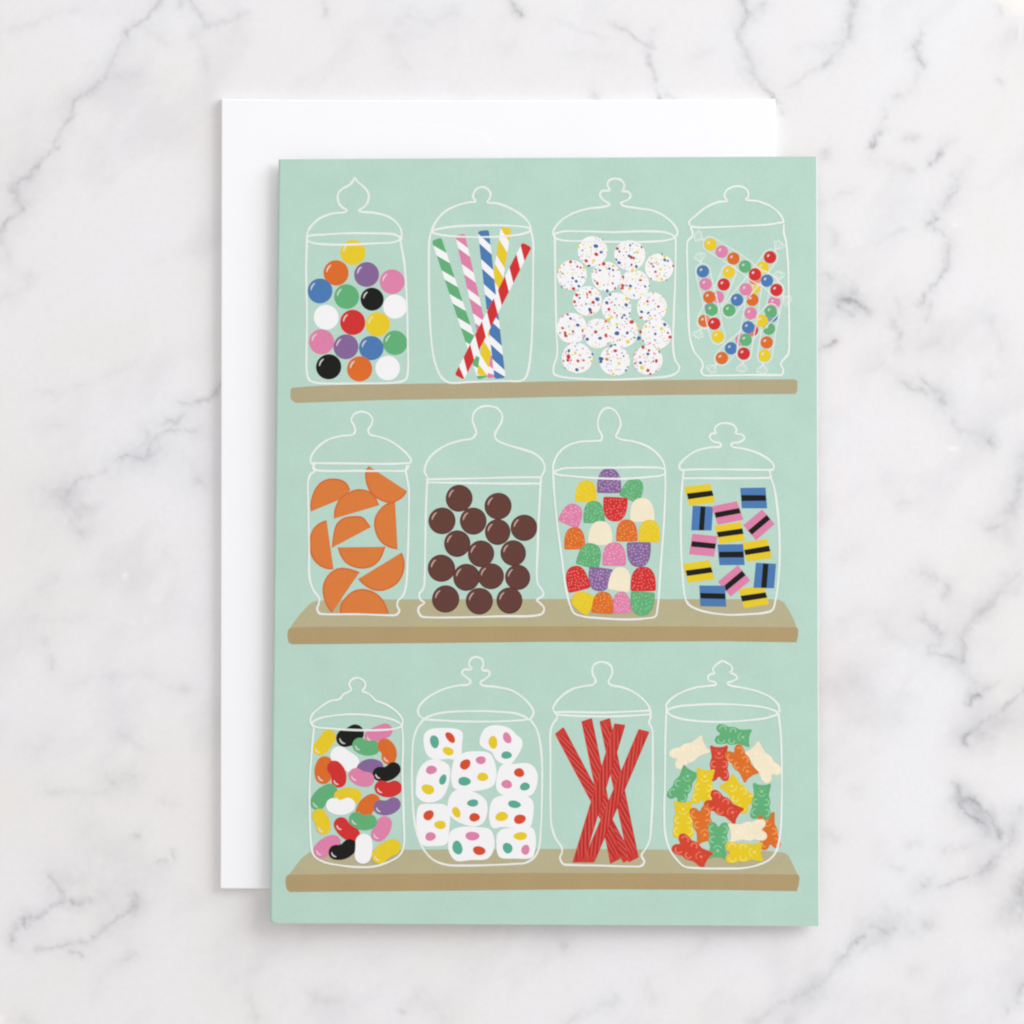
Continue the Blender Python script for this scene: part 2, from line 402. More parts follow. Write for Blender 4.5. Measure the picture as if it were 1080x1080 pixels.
for i, (x, y, r) in enumerate(balls):
    a = Cj.art((x, y), r + 8)
    a.disc((x, y), r, 'W', a.base, n=40, wob=0.012)
    taken = [(s[0], s[1], s[2]) for s in own[i]]
    for s in own[i]:
        a.disc((s[0], s[1]), s[2] * 1.02, 's' + s[3], a.base + 1, ry=s[2] * 0.9, ang=rs.uniform(0, 90), n=10, wob=0.08)
    cnt = 0; tries = 0
    while cnt < 36 and tries < 500:
        tries += 1
        t = rs.uniform(0, 6.283); rr = r * math.sqrt(rs.uniform(0, 1.05)); px, py = x + rr * math.cos(t), y + rr * math.sin(t)
        q_ = rs.choice([2.5, 3, 3.5, 4.5, 5.5, 6.5])
        if any(math.hypot(px - u[0], py - u[1]) < q_ + u[2] + 1 for u in taken): continue
        taken.append((px, py, q_)); cnt += 1
        key = rs.choice(['sI', 'sG', 'sI', 'sY', 'sP', 'sR', 'sB', 'sG', 'sQ', 'sQ', 'sI', 'sP'])
        a.disc((px, py), q_ * rs.uniform(0.8, 1.5), key, a.base + 1, ry=q_ * 0.8, ang=rs.uniform(0, 180), n=8)
    Cj.add(a, 'sprinkled_ball')
Cj.finish()

# --- D cellophane ropes of candy beads
Dj = Jar((710, 180, 4.5), 'printed jar of small bead candies in rows inside clear twisted wrappers', [
    ('o', [(78,260),(76,242),(105,215),(150,178),(210,150),(255,143),(243,125),(248,100),(270,82),(300,74),(335,80),(355,100),(355,125),(345,137),(400,145),(460,168),(500,200),(522,235),(522,250)]),
    ('o', [(80,264),(120,270),(200,268),(350,262),(460,255),(520,245)]),
    ('o', [(80,262),(90,290),(90,310),(68,335),(65,370),(68,500),(72,700),(80,800),(100,860),(135,905),(140,930),(132,950),(145,970),(200,972),(350,970),(480,970),(515,968),(522,945),(510,920),(520,900),(545,870),(550,800),(548,600),(545,450),(535,340),(524,290),(525,255)])])
ropes = [
    ([(264,482,'Y'),(240,540,'R'),(212,600,'I'),(176,655,'B'),(148,713,'O')], (1, 1)),
    ([(141,478,'B'),(154,538,'I'),(171,600,'O'),(183,660,'G'),(195,726,'R'),(212,787,'Y')], (1, 0)),
    ([(490,566,'R'),(480,625,'I'),(467,690,'B'),(454,750,'G'),(444,815,'O'),(434,877,'Y')], (1, 1)),
    ([(463,668,'G'),(420,712,'Y'),(374,757,'R'),(325,803,'I'),(275,843,'B'),(231,889,'O')], (0, 1)),
    ([(395,508,'O'),(385,555,'Y'),(376,613,'O'),(368,677,'I'),(356,743,'B'),(344,803,'G'),(335,868,'R')], (0, 1)),
    ([(460,411,'R'),(425,460,'Y'),(388,510,'O'),(345,563,'I'),(303,613,'B'),(266,662,'G')], (1, 0)),
    ([(177,350,'Y'),(231,384,'I'),(286,417,'O'),(341,455,'G'),(388,492,'R'),(445,522,'B'),(490,566,'R')], (1, 1)),
]
for k, (bs, ends) in enumerate(ropes):
    a = Art(Dj.tf); a.base = 8 + 6 * k; a.c = (300, 600); a.r = 10
    P = [Vector((b[0], b[1])) for b in bs]
    d0 = (P[0] - P[1]).normalized(); d1 = (P[-1] - P[-2]).normalized()
    spine = [P[0] + d0 * 6] + P[1:-1] + [P[-1] + d1 * 6]
    b0 = a.base
    a.thick(spine, 35, 'film', b0)
    for b in bs:
        a.disc((b[0], b[1]), 29.5, b[2], b0 + 1, n=28)
        a.disc((b[0] - 9, b[1] - 8), 7.5, 'shine', b0 + 2, ry=5, ang=-45, n=12)
    nrm = Vector((-d1.y, d1.x))
    for sgn in (-1, 1):
        pts = []
        for i, p in enumerate(spine):
            aa = spine[max(0, i - 1)]; cc = spine[min(len(spine) - 1, i + 1)]
            d = (cc - aa).normalized(); pts.append(p + Vector((-d.y, d.x)) * 35 * sgn)
        a.stroke(pts, 5, 'film_line', b0 + 3, n=4)
    for e, (pt, d) in zip((1, 1), ((spine[0], d0), (spine[-1], d1))):
        u = Vector((-d.y, d.x))
        a.stroke([pt + u * 35, pt + u * 24 + d * 22, pt + d * 31, pt - u * 24 + d * 22, pt - u * 35], 5, 'film_line', b0 + 4)
    for e, (pt, d) in zip(ends, ((spine[0], d0), (spine[-1], d1))):
        if not e: continue
        u = Vector((-d.y, d.x))
        kn = pt + d * 32
        kn = pt + d * 33
        a.stroke([kn - u * 2, kn + d * 16 + u * 9, kn + d * 36 + u * 25, kn + d * 47 + u * 21, kn + d * 40 + u * 11, kn + d * 52 + u * 5, kn + d * 43 - u * 3, kn + d * 50 - u * 12, kn + d * 38 - u * 17, kn + d * 33 - u * 27, kn + d * 14 - u * 10, kn + u * 2], 4.6, 'film_line', b0 + 4, n=5)
        a.stroke([kn + d * 4, kn + d * 20 + u * 5, kn + d * 34 + u * 9], 3, 'film_line', b0 + 4, n=4)
        a.stroke([kn + d * 4, kn + d * 18 - u * 6, kn + d * 30 - u * 12], 3, 'film_line', b0 + 4, n=4)
        a.poly([kn, kn + d * 38 + u * 22, kn + d * 46 - u * 2, kn + d * 34 - u * 24], 'film', b0 + 3)
    Dj.add(a, 'wrapped_candy_row')
Dj.finish()

# --- E orange slices
Ej = Jar((310, 420, 4.5), 'printed jar of orange fruit-jelly slices', [
    ('o', [(88,318),(78,298),(85,270),(115,230),(160,198),(220,180),(280,172),(290,158),(285,130),(272,105),(280,82),(300,68),(325,64),(355,75),(372,98),(368,125),(352,150),(360,172),(400,182),(450,200),(500,232),(540,270),(557,295),(548,310)]),
    ('o', [(85,308),(300,310),(450,312),(550,308)]), ('o', [(92,312),(100,338),(150,345),(300,345),(450,345),(530,342),(548,318)]),
    ('o', [(98,312),(90,330),(98,345),(80,360),(68,390),(68,500),(72,700),(75,860),(95,915),(120,950),(118,975),(110,1000),(120,1020),(150,1025),(300,1025),(450,1030),(485,1028),(500,1010),(490,985),(495,960),(515,940),(530,900),(540,750),(545,550),(545,430),(535,370),(530,345),(536,318)])])
slices = [
    [(80,538),(78,500),(95,440),(125,400),(165,382),(220,385),(250,402),(268,435)],
    [(155,578),(115,595),(85,630),(73,690),(85,755),(120,795),(160,812),(188,812)],
    [(180,710),(185,660),(200,600),(230,570),(270,560),(325,563),(350,590),(365,612)],
    [(190,572),(192,530),(215,480),(250,450),(300,432),(350,438),(385,465),(405,508)],
    [(355,322),(340,345),(342,400),(365,450),(410,485),(460,498),(505,480),(530,455),(535,440)],
    [(480,490),(440,500),(405,530),(382,575),(385,630),(410,680),(450,708),(492,718)],
    [(208,708),(220,745),(250,785),(310,808),(370,800),(410,765),(435,705)],
    [(305,858),(330,885),(380,912),(430,912),(490,880),(520,830),(525,770),(512,732)],
    [(180,1018),(155,985),(138,930),(140,880),(165,835),(210,806),(260,808),(312,825)],
    [(218,1020),(222,980),(245,945),(280,915),(330,905),(385,922),(425,960),(452,1022)]]
for arc in slices:
    c = (sum(p[0] for p in arc) / len(arc), sum(p[1] for p in arc) / len(arc))
    a = Ej.art(c, 105)
    cv = catmull(arc, False, 5)
    a.poly(cv + ([Vector((225, 478))] if arc[0] == (80, 538) else []), 'slice', a.base)
    cen = Vector(((arc[0][0] + arc[-1][0]) / 2, (arc[0][1] + arc[-1][1]) / 2))
    a.stroke([cen + (p - cen) * 0.965 for p in cv], 6.5, 'slice_rim', a.base + 1, raw=True, wob=0.1)
    Ej.add(a, 'orange_slice')
Ej.finish()

# --- F chocolate balls
Fj = Jar((440, 420, 4.5), 'printed jar of dark brown chocolate balls with a tall rounded lid knob', [
    ('o', [(50,378),(35,350),(45,305),(80,260),(140,222),(210,200),(262,190),(280,165),(272,135),(262,100),(272,65),(300,43),(340,37),(380,48),(403,80),(400,110),(382,145),(368,175),(378,198),(430,222),(500,242),(560,265),(597,300),(605,335),(590,372)]),
    ('o', [(50,385),(150,383),(300,380),(450,376),(590,375)]), ('o', [(50,400),(200,402),(400,405),(585,405)]),
    ('o', [(48,380),(42,500),(38,700),(35,850),(30,900),(10,930),(15,955),(34,970),(10,990),(5,1010),(20,1035),(60,1040),(200,1040),(400,1035),(560,1032),(595,1020),(602,995),(580,970),(568,958),(598,935),(590,905),(572,880),(572,700),(580,500),(588,375)])])
for x, y, r in [(199,475,64),(384,512,64),(118,582,64),(266,583,64),(382,635,61),(507,615,63),(190,690,63),(303,738,63),(456,735,61),(115,807,65),(234,850,64),(350,845,62),(477,850,60),(135,953,65),(295,963,64),(438,960,62)]:
    a = Fj.art((x, y), r)
    a.disc((x, y), r, 'choc_dark', a.base, n=40, wob=0.008)
    a.disc((x - 1, y - 1), r * 0.93, 'choc', a.base + 1, n=36, wob=0.008)
    arc_shine(a, (x, y), r, 'choc_shine', 8, a.base + 2)
    Fj.add(a, 'chocolate_ball')
Fj.finish()

# --- G gumdrops
Gj = Jar((570, 420, 4.5), 'printed tapering jar of sugar-dotted gumdrops', [
    ('o', [(60,357),(60,320),(80,270),(120,230),(180,208),(250,203),(288,198),(290,175),(275,145),(272,110),(285,70),(305,50),(330,47),(355,62),(375,95),(380,125),(370,155),(358,182),(380,195),(440,205),(510,230),(560,270),(585,310),(592,348)]),
    ('c', [(65,352),(100,335),(200,330),(350,330),(500,328),(588,338),(588,360),(500,375),(400,382),(280,380),(150,370),(80,362)]),
    ('o', [(60,355),(65,450),(80,600),(100,750),(120,900),(140,980),(160,1020),(200,1035),(300,1045),(400,1050),(500,1045),(545,1035),(555,1000),(570,800),(585,600),(592,450),(592,348)])])
drop = [(-0.5,0.42),(-0.49,0.1),(-0.42,-0.22),(-0.25,-0.44),(0,-0.5),(0.25,-0.44),(0.42,-0.22),(0.49,0.1),(0.5,0.42)]
for x, y, w, h, an, k in [(326,392,115,118,0,'P'),(217,442,104,105,3,'Y'),(440,432,100,108,24,'G'),(150,553,104,106,24,'I'),(254,540,102,105,-2,'G'),(354,527,116,116,183,'R'),(482,530,116,112,-3,'C'),(285,640,114,114,3,'C'),(162,665,100,106,-1,'O'),(410,628,102,105,0,'O'),(517,630,102,107,2,'Y'),(235,745,112,115,15,'G'),(350,740,112,112,0,'I'),(467,742,114,118,180,'P'),(172,855,108,120,-14,'R'),(282,860,112,112,187,'P'),(378,858,104,114,9,'C'),(488,858,120,116,0,'R'),(200,965,98,106,-62,'Y'),(297,970,102,104,4,'O'),(385,970,84,102,-5,'I'),(483,975,114,114,184,'G')]:
    a = Gj.art((x, y), max(w, h) * 0.71)
    ca, sa = math.cos(math.radians(an)), math.sin(math.radians(an))
    def tr(p): return (x + p[0] * w * ca - p[1] * h * sa, y + p[0] * w * sa + p[1] * h * ca)
    arc = catmull([tr(p) for p in drop], False, 4)
    base = [tr(p) for p in [(0.48, 0.47), (0.44, 0.49), (0, 0.5), (-0.44, 0.49), (-0.48, 0.47)]]
    a.poly(arc + [Vector(b) for b in base], k, a.base)
    if k != 'C':
        pts = []; rg = random.Random(int(x * 7 + y)); tries = 0
        dens = 38 if k in 'RP' else 26
        while len(pts) < dens and tries < 900:
            tries += 1
            p = (rg.uniform(-.42, .42), rg.uniform(-.42, .42))
            if p[1] < 0 and (p[0] / .42) ** 2 + (p[1] / .44) ** 2 > 1: continue
            if any(math.hypot((p[0] - q2[0]) * w, (p[1] - q2[1]) * h) < 11.5 for q2 in pts): continue
            pts.append(p); a.disc(tr(p), rg.uniform(3.0, 4.6), k + 'l', a.base + 1, n=8)
    Gj.add(a, 'gumdrop')
Gj.finish()

# --- H licorice blocks
Hj = Jar((700, 420, 4.5), 'printed jar of yellow, blue and pink sandwich blocks with black licorice middles', [
    ('o', [(82,340),(74,330),(78,312),(110,278),(160,248),(230,232),(268,230),(270,215),(235,205),(218,185),(225,170),(245,165),(242,145),(258,125),(295,118),(330,128),(345,150),(340,165),(375,175),(383,190),(360,208),(322,215),(322,228),(380,240),(440,258),(490,285),(520,315),(520,335),(508,341)]),
    ('o', [(78,341),(150,338),(300,338),(450,340),(520,340)]),
    ('o', [(92,380),(200,380),(400,380),(508,378)]), 
    ('o', [(95,345),(90,380),(86,430),(82,500),(82,700),(90,850),(100,940),(115,975),(150,998),(220,1018),(310,1028),(400,1025),(480,1018),(515,1005),(530,960),(545,850),(550,700),(542,550),(525,430),(510,380),(502,345)])])
for x, y, w, h, an, k, sk in [(183,570,116,96,94,'B',3),(172,458,124,92,-8,'Y',10),(426,474,120,98,0,'B',6),(303,545,122,92,-11,'I',10),(453,600,118,92,-40,'I',0),(315,640,124,88,-8,'Y',8),(188,697,118,98,6,'I',-3),(443,722,122,92,-9,'Y',9),(320,742,120,98,0,'B',5),(167,822,126,92,-8,'Y',10),(428,942,122,92,-9,'Y',10),(335,867,120,94,-40,'I',0),(480,842,118,96,95,'B',3),(233,938,122,98,1,'B',5)]:
    a = Hj.art((x, y), 82)
    ca, sa = math.cos(math.radians(an)), math.sin(math.radians(an))
    def tr(px, py): px2 = px + sk * .6 * py / 45; return (x + px2 * ca - py * sa, y + px2 * sa + py * ca)
    j_ = lambda: random.uniform(-1.5, 1.5)
    a.poly([tr(-w/2 + j_(), -h/2 + j_()), tr(w/2 + j_(), -h/2 + j_()), tr(w/2 + j_(), h/2 + j_()), tr(-w/2 + j_(), h/2 + j_())], k, a.base)
    a.poly([tr(-w/2 + 2 + j_(), -13 + j_()), tr(w/2 - 1 + j_(), -13 + j_()), tr(w/2 - 1 + j_(), 13 + j_()), tr(-w/2 + 2 + j_(), 13 + j_())], 'K', a.base + 1)
    Hj.add(a, 'licorice_block')
Hj.finish()

# --- I jelly beans
Ij = Jar((310, 680, 4.5), 'printed narrow jar of shiny multicoloured jelly beans', [
    ('o', [(92,390),(78,365),(85,335),(120,300),(170,268),(215,258),(235,235),(262,222),(272,212),(262,190),(272,168),(300,157),(328,168),(340,190),(330,212),(322,220),(350,230),(372,248),(385,262),(440,285),(490,320),(515,355),(514,385)]),
    ('c', [(85,372),(120,350),(200,335),(290,330),(400,340),(480,360),(512,384),(480,398),(400,405),(300,405),(180,398),(100,388)]),
    ('o', [(95,392),(85,500),(75,650),(75,800),(82,950),(95,1000),(140,1030),(220,1047),(300,1055),(380,1052),(450,1030),(500,1000),(520,960),(520,800),(515,600),(518,450),(512,380)])])
for x0, y0, x1, y1, w, bu, k in [(105,518,185,412,62,4,'Y'),(208,462,326,404,74,5,'K'),(340,448,462,394,60,-3,'I'),(280,474,404,498,62,12,'G'),(425,448,466,562,62,-14,'O'),(182,503,300,584,76,3,'W'),(148,532,132,658,68,9,'O'),(300,590,422,574,62,-14,'P'),(185,553,228,672,62,-13,'R'),(380,628,504,586,60,16,'K'),(263,612,376,652,62,10,'I'),(86,768,192,670,64,-13,'G'),(192,722,318,712,62,-9,'Y'),(385,684,510,684,62,14,'R'),(306,820,392,716,68,-12,'O'),(155,768,288,766,62,16,'W'),(382,782,504,756,60,14,'P'),(112,782,152,896,60,-5,'Y'),(198,835,300,924,62,11,'R'),(264,828,390,850,62,14,'G'),(448,822,388,928,62,-9,'I'),(100,992,212,918,64,-9,'I'),(172,1002,296,950,62,16,'K'),(336,900,326,1036,70,-4,'W'),(376,1018,498,938,66,-9,'Y')]:
    p0, p1 = Vector((x0, y0)), Vector((x1, y1)); d = (p1 - p0).normalized(); p0 -= d * 2.5; p1 += d * 2.5; n_ = Vector((-d.y, d.x))
    r = w * 0.56; q0 = p0 + d * r; q1 = p1 - d * r; mid = (q0 + q1) / 2 + n_ * bu * 0.95
    q0 -= n_ * bu * 0.32; q1 -= n_ * bu * 0.32
    sp = [q0 * (1 - t) ** 2 + mid * 2 * t * (1 - t) + q1 * t * t for t in np.linspace(0, 1, 9)]
    a = Ij.art(tuple((p0 + p1) / 2), 80)
    a.thick(sp, lambda t: r * (1.02 + 0.02 * math.sin(math.pi * t)), k, a.base)
    if k != 'W':
        # shine near the lower left end
        e, f_ = (q0, 1) if (q0.x - q0.y) < (q1.x - q1.y) else (q1, -1)
        inward = d * f_
        cen = e + inward * 2
        aa = math.degrees(math.atan2(1, -0.75))
        pts = [cen + Vector((math.cos(math.radians(t)), math.sin(math.radians(t)))) * r * 0.64 for t in np.linspace(aa - 35, aa + 50, 8)]
        a.stroke(pts, 7.5, 'shine', a.base + 1, raw=True, taper=0.5, wob=0)
    Ij.add(a, 'jelly_bean')
Ij.finish()

# --- J nougat
Jj = Jar((432, 680, 4.5), 'printed wide jar of white nougat pieces dotted with coloured jelly', [
    ('o', [(75,355),(45,335),(40,305),(65,268),(110,235),(170,208),(240,192),(275,190),(290,175),(270,155),(248,135),(258,118),(285,118),(295,115),(282,95),(290,68),(315,58),(342,68),(350,95),(342,115),(350,122),(375,125),(380,140),(362,160),(335,180),(345,192),(410,200),(480,215),(530,245),(570,285),(588,320),(575,350),(560,357)]),
    ('c', [(72,352),(120,330),(200,318),(310,315),(420,318),(510,328),(560,352),(500,360),(400,364),(250,364),(130,358)]),
    ('o', [(68,352),(40,390),(20,440),(12,550),(12,700),(25,850),(50,940),(80,990),(120,1025),(180,1045),(260,1048),(400,1045),(500,1040),(550,1035),(590,1010),(612,970),(622,880),(628,700),(628,560),(620,470),(602,400),(570,352)])])
nou = [
 ([(68,480),(70,425),(95,402),(150,395),(225,400),(250,415),(248,480),(245,530),(230,545),(180,542),(120,545),(85,525)], [('teal',118,460,22,30,-15),('verm',193,440,18,29,-42),('Y',183,505,26,20,25)]),
 ([(333,470),(335,440),(355,400),(390,383),(440,385),(480,400),(510,430),(533,450),(535,480),(510,530),(480,565),(450,568),(410,545),(390,510),(350,490)], [('Y',396,463,22,30,0),('I',463,442,19,27,-20),('teal',460,524,25,18,-10)]),
 ([(30,680),(35,620),(60,570),(100,545),(150,550),(188,575),(192,620),(180,680),(155,725),(110,748),(60,742),(32,715)], [('I',103,594,27,20,0),('teal',158,640,16,26,15),('Y',87,686,30,24,25)]),
 ([(200,590),(215,540),(260,512),(320,505),(380,515),(405,560),(412,620),(395,670),(340,690),(260,695),(210,680),(197,640)], [('verm',264,568,22,28,35),('I',338,548,23,20,0),('teal',260,648,31,20,8),('Y',347,627,27,20,10)]),
 ([(410,660),(420,600),(440,570),(500,565),(560,562),(590,580),(608,620),(600,680),(575,715),(510,718),(440,712),(415,690)], [('verm',520,607,25,21,0),('I',461,662,26,20,0),('teal',547,673,24,19,-25)]),
 ([(180,780),(190,720),(220,690),(270,690),(330,710),(365,745),(368,800),(350,845),(310,862),(250,850),(200,820)], [('teal',300,751,26,18,0),('Y',222,795,19,26,-25),('verm',308,819,26,20,5)]),
 ([(378,790),(395,735),(440,715),(500,715),(560,720),(585,745),(585,820),(570,865),(500,870),(440,865),(395,870),(380,840)], [('teal',497,757,32,17,12),('Y',437,815,31,22,-20),('verm',523,828,28,23,-25)]),
 ([(35,790),(50,760),(110,755),(170,760),(190,790),(188,880),(175,945),(120,955),(60,950),(38,900)], [('verm',90,809,22,27,35),('Y',145,855,27,21,10),('I',99,910,26,20,0)]),
 ([(183,930),(195,885),(240,865),(320,865),(380,875),(400,910),(400,970),(370,1015),(290,1022),(220,1025),(188,985)], [('I',298,908,32,22,0),('teal',227,963,24,33,-8),('verm',330,977,29,22,8)]),
 ([(412,950),(415,900),(440,875),(520,870),(580,868),(597,900),(595,980),(580,1010),(500,1015),(430,1010),(415,985)], [('Y',526,908,31,20,0),('teal',465,965,22,27,-15),('I',550,973,19,25,0)])]
for pts, dots in nou:
    c = (sum(p[0] for p in pts) / len(pts), sum(p[1] for p in pts) / len(pts))
    a = Jj.art(c, 125); a.smooth(pts, 'W', a.base)
    for k, x, y, rx, ry, an in dots: a.disc((x, y), rx, k, a.base + 1, ry=ry, ang=an, n=24, wob=0.05)
    Jj.add(a, 'nougat_piece')
Jj.finish()

# --- K red licorice
Kj = Jar((565, 680, 4.5), 'printed jar of five twisted red licorice sticks', [
    ('o', [(92,322),(82,305),(95,275),(130,238),(180,208),(240,195),(270,190),(285,172),(272,145),(268,115),(280,92),(310,82),(345,90),(362,115),(360,145),(345,175),(355,190),(410,202),(460,222),(505,255),(535,290),(545,318)]),
    ('o', [(92,322),(150,319),(300,322),(450,317),(545,312)]), ('o', [(95,332),(200,338),(350,340),(450,337),(542,330)]),
    ('o', [(92,322),(102,345),(85,370),(72,400),(70,550),(70,750),(75,860),(95,920),(122,960),(125,985),(115,1010),(130,1040),(170,1045),(300,1048),(450,1052),(500,1050),(515,1030),(502,1000),(520,970),(540,930),(548,850),(555,700),(555,500),(552,400),(538,370),(545,345),(545,318)])])
def kk(x, y): return Vector(((x - 565) * 4.5, (y - 680) * 4.5))
for k, (p0, p1, skew0, skew1) in enumerate([(kk(589.7,770.3),kk(662.5,907.5),-5,0),(kk(618.7,759),kk(649,908.5),-3,-7),(kk(637.8,759),kk(668.3,907),-3,-7),(kk(653.8,763.7),kk(609.8,909.6),-4,-8),(kk(679.3,770.3),kk(620.5,909.6),-4,-11)]):
    a = Art(Kj.tf); a.base = 8 + 4 * k; a.c = (300, 700); a.r = 10
    d = p1 - p0; L = d.length; d.normalize(); u = Vector((d.y, -d.x))
    if u.x < 0: u = -u
    h = 26
    def Q(t, uu): return p0 + d * t + u * uu
    e0 = lambda uu: skew0 * uu / h
    e1 = lambda uu: L + skew1 * uu / h
    a.poly([Q(e0(-h) + 3, -h), Q(e0(-h + 3), -h + 3), Q(e0(h - 3), h - 3), Q(e0(h) + 3, h), Q(e1(h) - 2, h), Q(e1(h - 2), h - 2), Q(e1(-h + 2), -h + 2), Q(e1(-h) - 2, -h)], 'rope', a.base)
    t = -140; i = 0; rr_ = random.Random(k + 3)
    while t < L:
        seg = []
        for uu in np.linspace(-h + 2, h - 2, 7):
            tt = t + 3.2 * (uu + h) + 3 * math.sin(uu * 0.15)
            if e0(uu) + 5 < tt < e1(uu) - 4: seg.append(Q(tt, uu))
        if len(seg) > 2:
            a.stroke(seg, rr_.uniform(4, 7.5), 'rope_dark' if i % 2 == 0 else 'rope_light', a.base + 1, raw=True, wob=0.1, taper=0.4)
        t += rr_.uniform(25, 33); i += 1
    for sgn in (-1, 1):
        a.stroke([Q(e0(sgn * h) + 6, sgn * (h - 1)), Q(L / 2, sgn * (h - 1)), Q(e1(sgn * h) - 6, sgn * (h - 1))], 2.5, 'rope_light' if sgn < 0 else 'rope_dark', a.base + 2)
    Kj.add(a, 'licorice_stick')
Kj.finish()

# --- L gummy bears
Lj = Jar((695, 680, 4.5), 'printed jar of pale, red, green, yellow and orange gummy bears', [
    ('o', [(35,305),(35,285),(60,255),(110,225),(180,202),(240,195),(272,188),(265,178),(238,170),(232,152),(245,140),(262,135),(255,118),(268,98),(290,82),(303,77),(325,88),(345,105),(345,125),(335,132),(360,142),(370,158),(355,170),(325,182),(330,190),(400,205),(470,222),(530,250),(565,285),(572,320)]),
    ('c', [(40,312),(80,295),(180,285),(300,282),(420,288),(510,300),(564,325),(520,345),(430,358),(300,366),(180,362),(90,348),(47,328)]),
    ('o', [(35,300),(30,450),(28,650),(25,800),(30,900),(50,970),(85,1020),(120,1052),(180,1060),(300,1062),(400,1060),(470,1045),(530,1015),(560,970),(575,900),(582,750),(582,550),(578,430),(567,325)])])
half = [(0,-76),(22,-78),(36,-84),(42,-80),(40,-64),(37,-45),(35,-28),(40,-12),(44,4),(42,18),(40,26),(45,42),(48,58),(46,74),(36,84),(22,84),(10,76),(4,66)]
outl = half + [(-x, y) for x, y in reversed(half[1:])]
for x, y, an, k, s in [(353,433,98,'G',.97),(145,510,62,'C',1.03),(492,558,-38,'C',1.08),(285,562,0,'R',.98),(393,563,145,'O',.98),(115,665,28,'G',1.0),(212,672,7,'Y',1.0),(378,708,-42,'Y',1.05),(308,770,122,'R',1.02),(115,828,0,'Y',1.02),(519,884,-9,'O',1.0),(485,742,3,'G',.98),(208,855,168,'O',1.02),(280,930,182,'G',1.0),(158,980,122,'R',1.05),(420,885,-96,'C',1.03),(405,985,89,'Y',1.02)]:
    s *= 1.03; a = Lj.art((x, y), 102)
    ca, sa = math.cos(math.radians(an)) * s, math.sin(math.radians(an)) * s
    def tr(p): return (x + p[0] * ca - p[1] * sa, y + p[0] * sa + p[1] * ca)
    a.smooth([tr(p) for p in outl], 'bear_' + k, a.base, 3)
    lt = 'bear_' + k.lower()
    def arc(cx, cy, r, a0, a1, w=6.5):
        a.stroke([tr((cx + r * math.cos(math.radians(t)), cy + r * math.sin(math.radians(t)))) for t in np.linspace(a0, a1, 12)], w, lt, a.base + 1, raw=True, wob=0)
    for sg in (-1, 1):
        arc(sg * 24, 5, 13, 90 - sg * 200, 90 + sg * 40)
        arc(sg * 26, 54, 15, 90 - sg * 190, 90 - sg * 20 + sg * 30)
        a.disc(tr((sg * 13, -58)), 2.6, lt, a.base + 1, n=8)
    arc(0, -42, 19, 20, 160, 4.5)
    a.disc(tr((0, -46)), 8, lt, a.base + 1, ry=7, n=12)
    Lj.add(a, 'gummy_bear')
Lj.finish()

# ------------------------------------------------------------------ envelope
ev = empty('envelope', flat(525, 520, 0.0), 'blank white paper envelope lying under the green card', 'envelope')
EL = ev.location
def envf(px, py, z): return flat(px, py, z) - EL
ET = [(233.4, 104.0), (236, 104.3), (400, 105.8), (600, 105.4), (817.6, 104.2), (817.9, 500), (817.2, 937), (500, 937.3), (236, 937.3), (232.3, 936.8), (232.9, 520)]
slab('pocket', ET[::-1], ENV_TOP, ENV_TOP - 0.0001, envf, M['env'], ev, 0.0003)
fl = catmull([(352, 160), (390, 138), (440, 131.5), (480, 135.5), (502, 139.5), (516, 148), (528, 163), (534, 190), (520, 330), (430, 400), (330, 420), (310, 330), (315, 220)], True, 4)
slab('flap', [(p.x, p.y) for p in fl][::-1], ENV_TOP + 0.00007, 0.00006, envf, M['env'], ev, 0.00001)

# ------------------------------------------------------------------ marble
def vnoise(x, y, seed):
    r = np.random.default_rng(seed); tab = r.random((256, 256))
    xi = np.floor(x).astype(int); yi = np.floor(y).astype(int); fx = x - xi; fy = y - yi
    fx = fx * fx * (3 - 2 * fx); fy = fy * fy * (3 - 2 * fy)
    g = lambda a, b: tab[a % 256, b % 256]
    return (g(xi, yi) * (1 - fx) + g(xi + 1, yi) * fx) * (1 - fy) + (g(xi, yi + 1) * (1 - fx) + g(xi + 1, yi + 1) * fx) * fy
def fbm(x, y, seed, o=4):
    s = 0; a = .5; t = 0
    for k in range(o):
        s = s + a * vnoise(x * 2 ** k, y * 2 ** k, seed + k * 17); t += a; a *= .55
    return s / t

fine = np.arange(-40, 1121, 1.6)
out = [4.0]
while sum(out) < 2600: out.append(out[-1] * 1.18)
cum = np.cumsum(out)
gx = np.concatenate([(-40 - cum)[::-1], fine, fine[-1] + cum])
X, Y = np.meshgrid(gx, gx)      # pixel coordinates
wx = X + 5.5 * (fbm(X / 4.5, Y / 4.5, 203, 2) - .5) + 8 * (fbm(X / 20, Y / 20, 3) - .5) + 14 * (fbm(X / 70, Y / 70, 9, 2) - .5)
wy = Y + 5.5 * (fbm(X / 4.5, Y / 4.5, 231, 2) - .5) + 8 * (fbm(X / 20, Y / 20, 31) - .5) + 14 * (fbm(X / 70, Y / 70, 39, 2) - .5)
vein = np.zeros_like(X); haze = np.zeros_like(X)
brk = np.clip(-0.45 + 1.5 * fbm(X / 13, Y / 13, 55, 3) + 1.1 * fbm(X / 4, Y / 4, 155, 2), .08, 1.5)
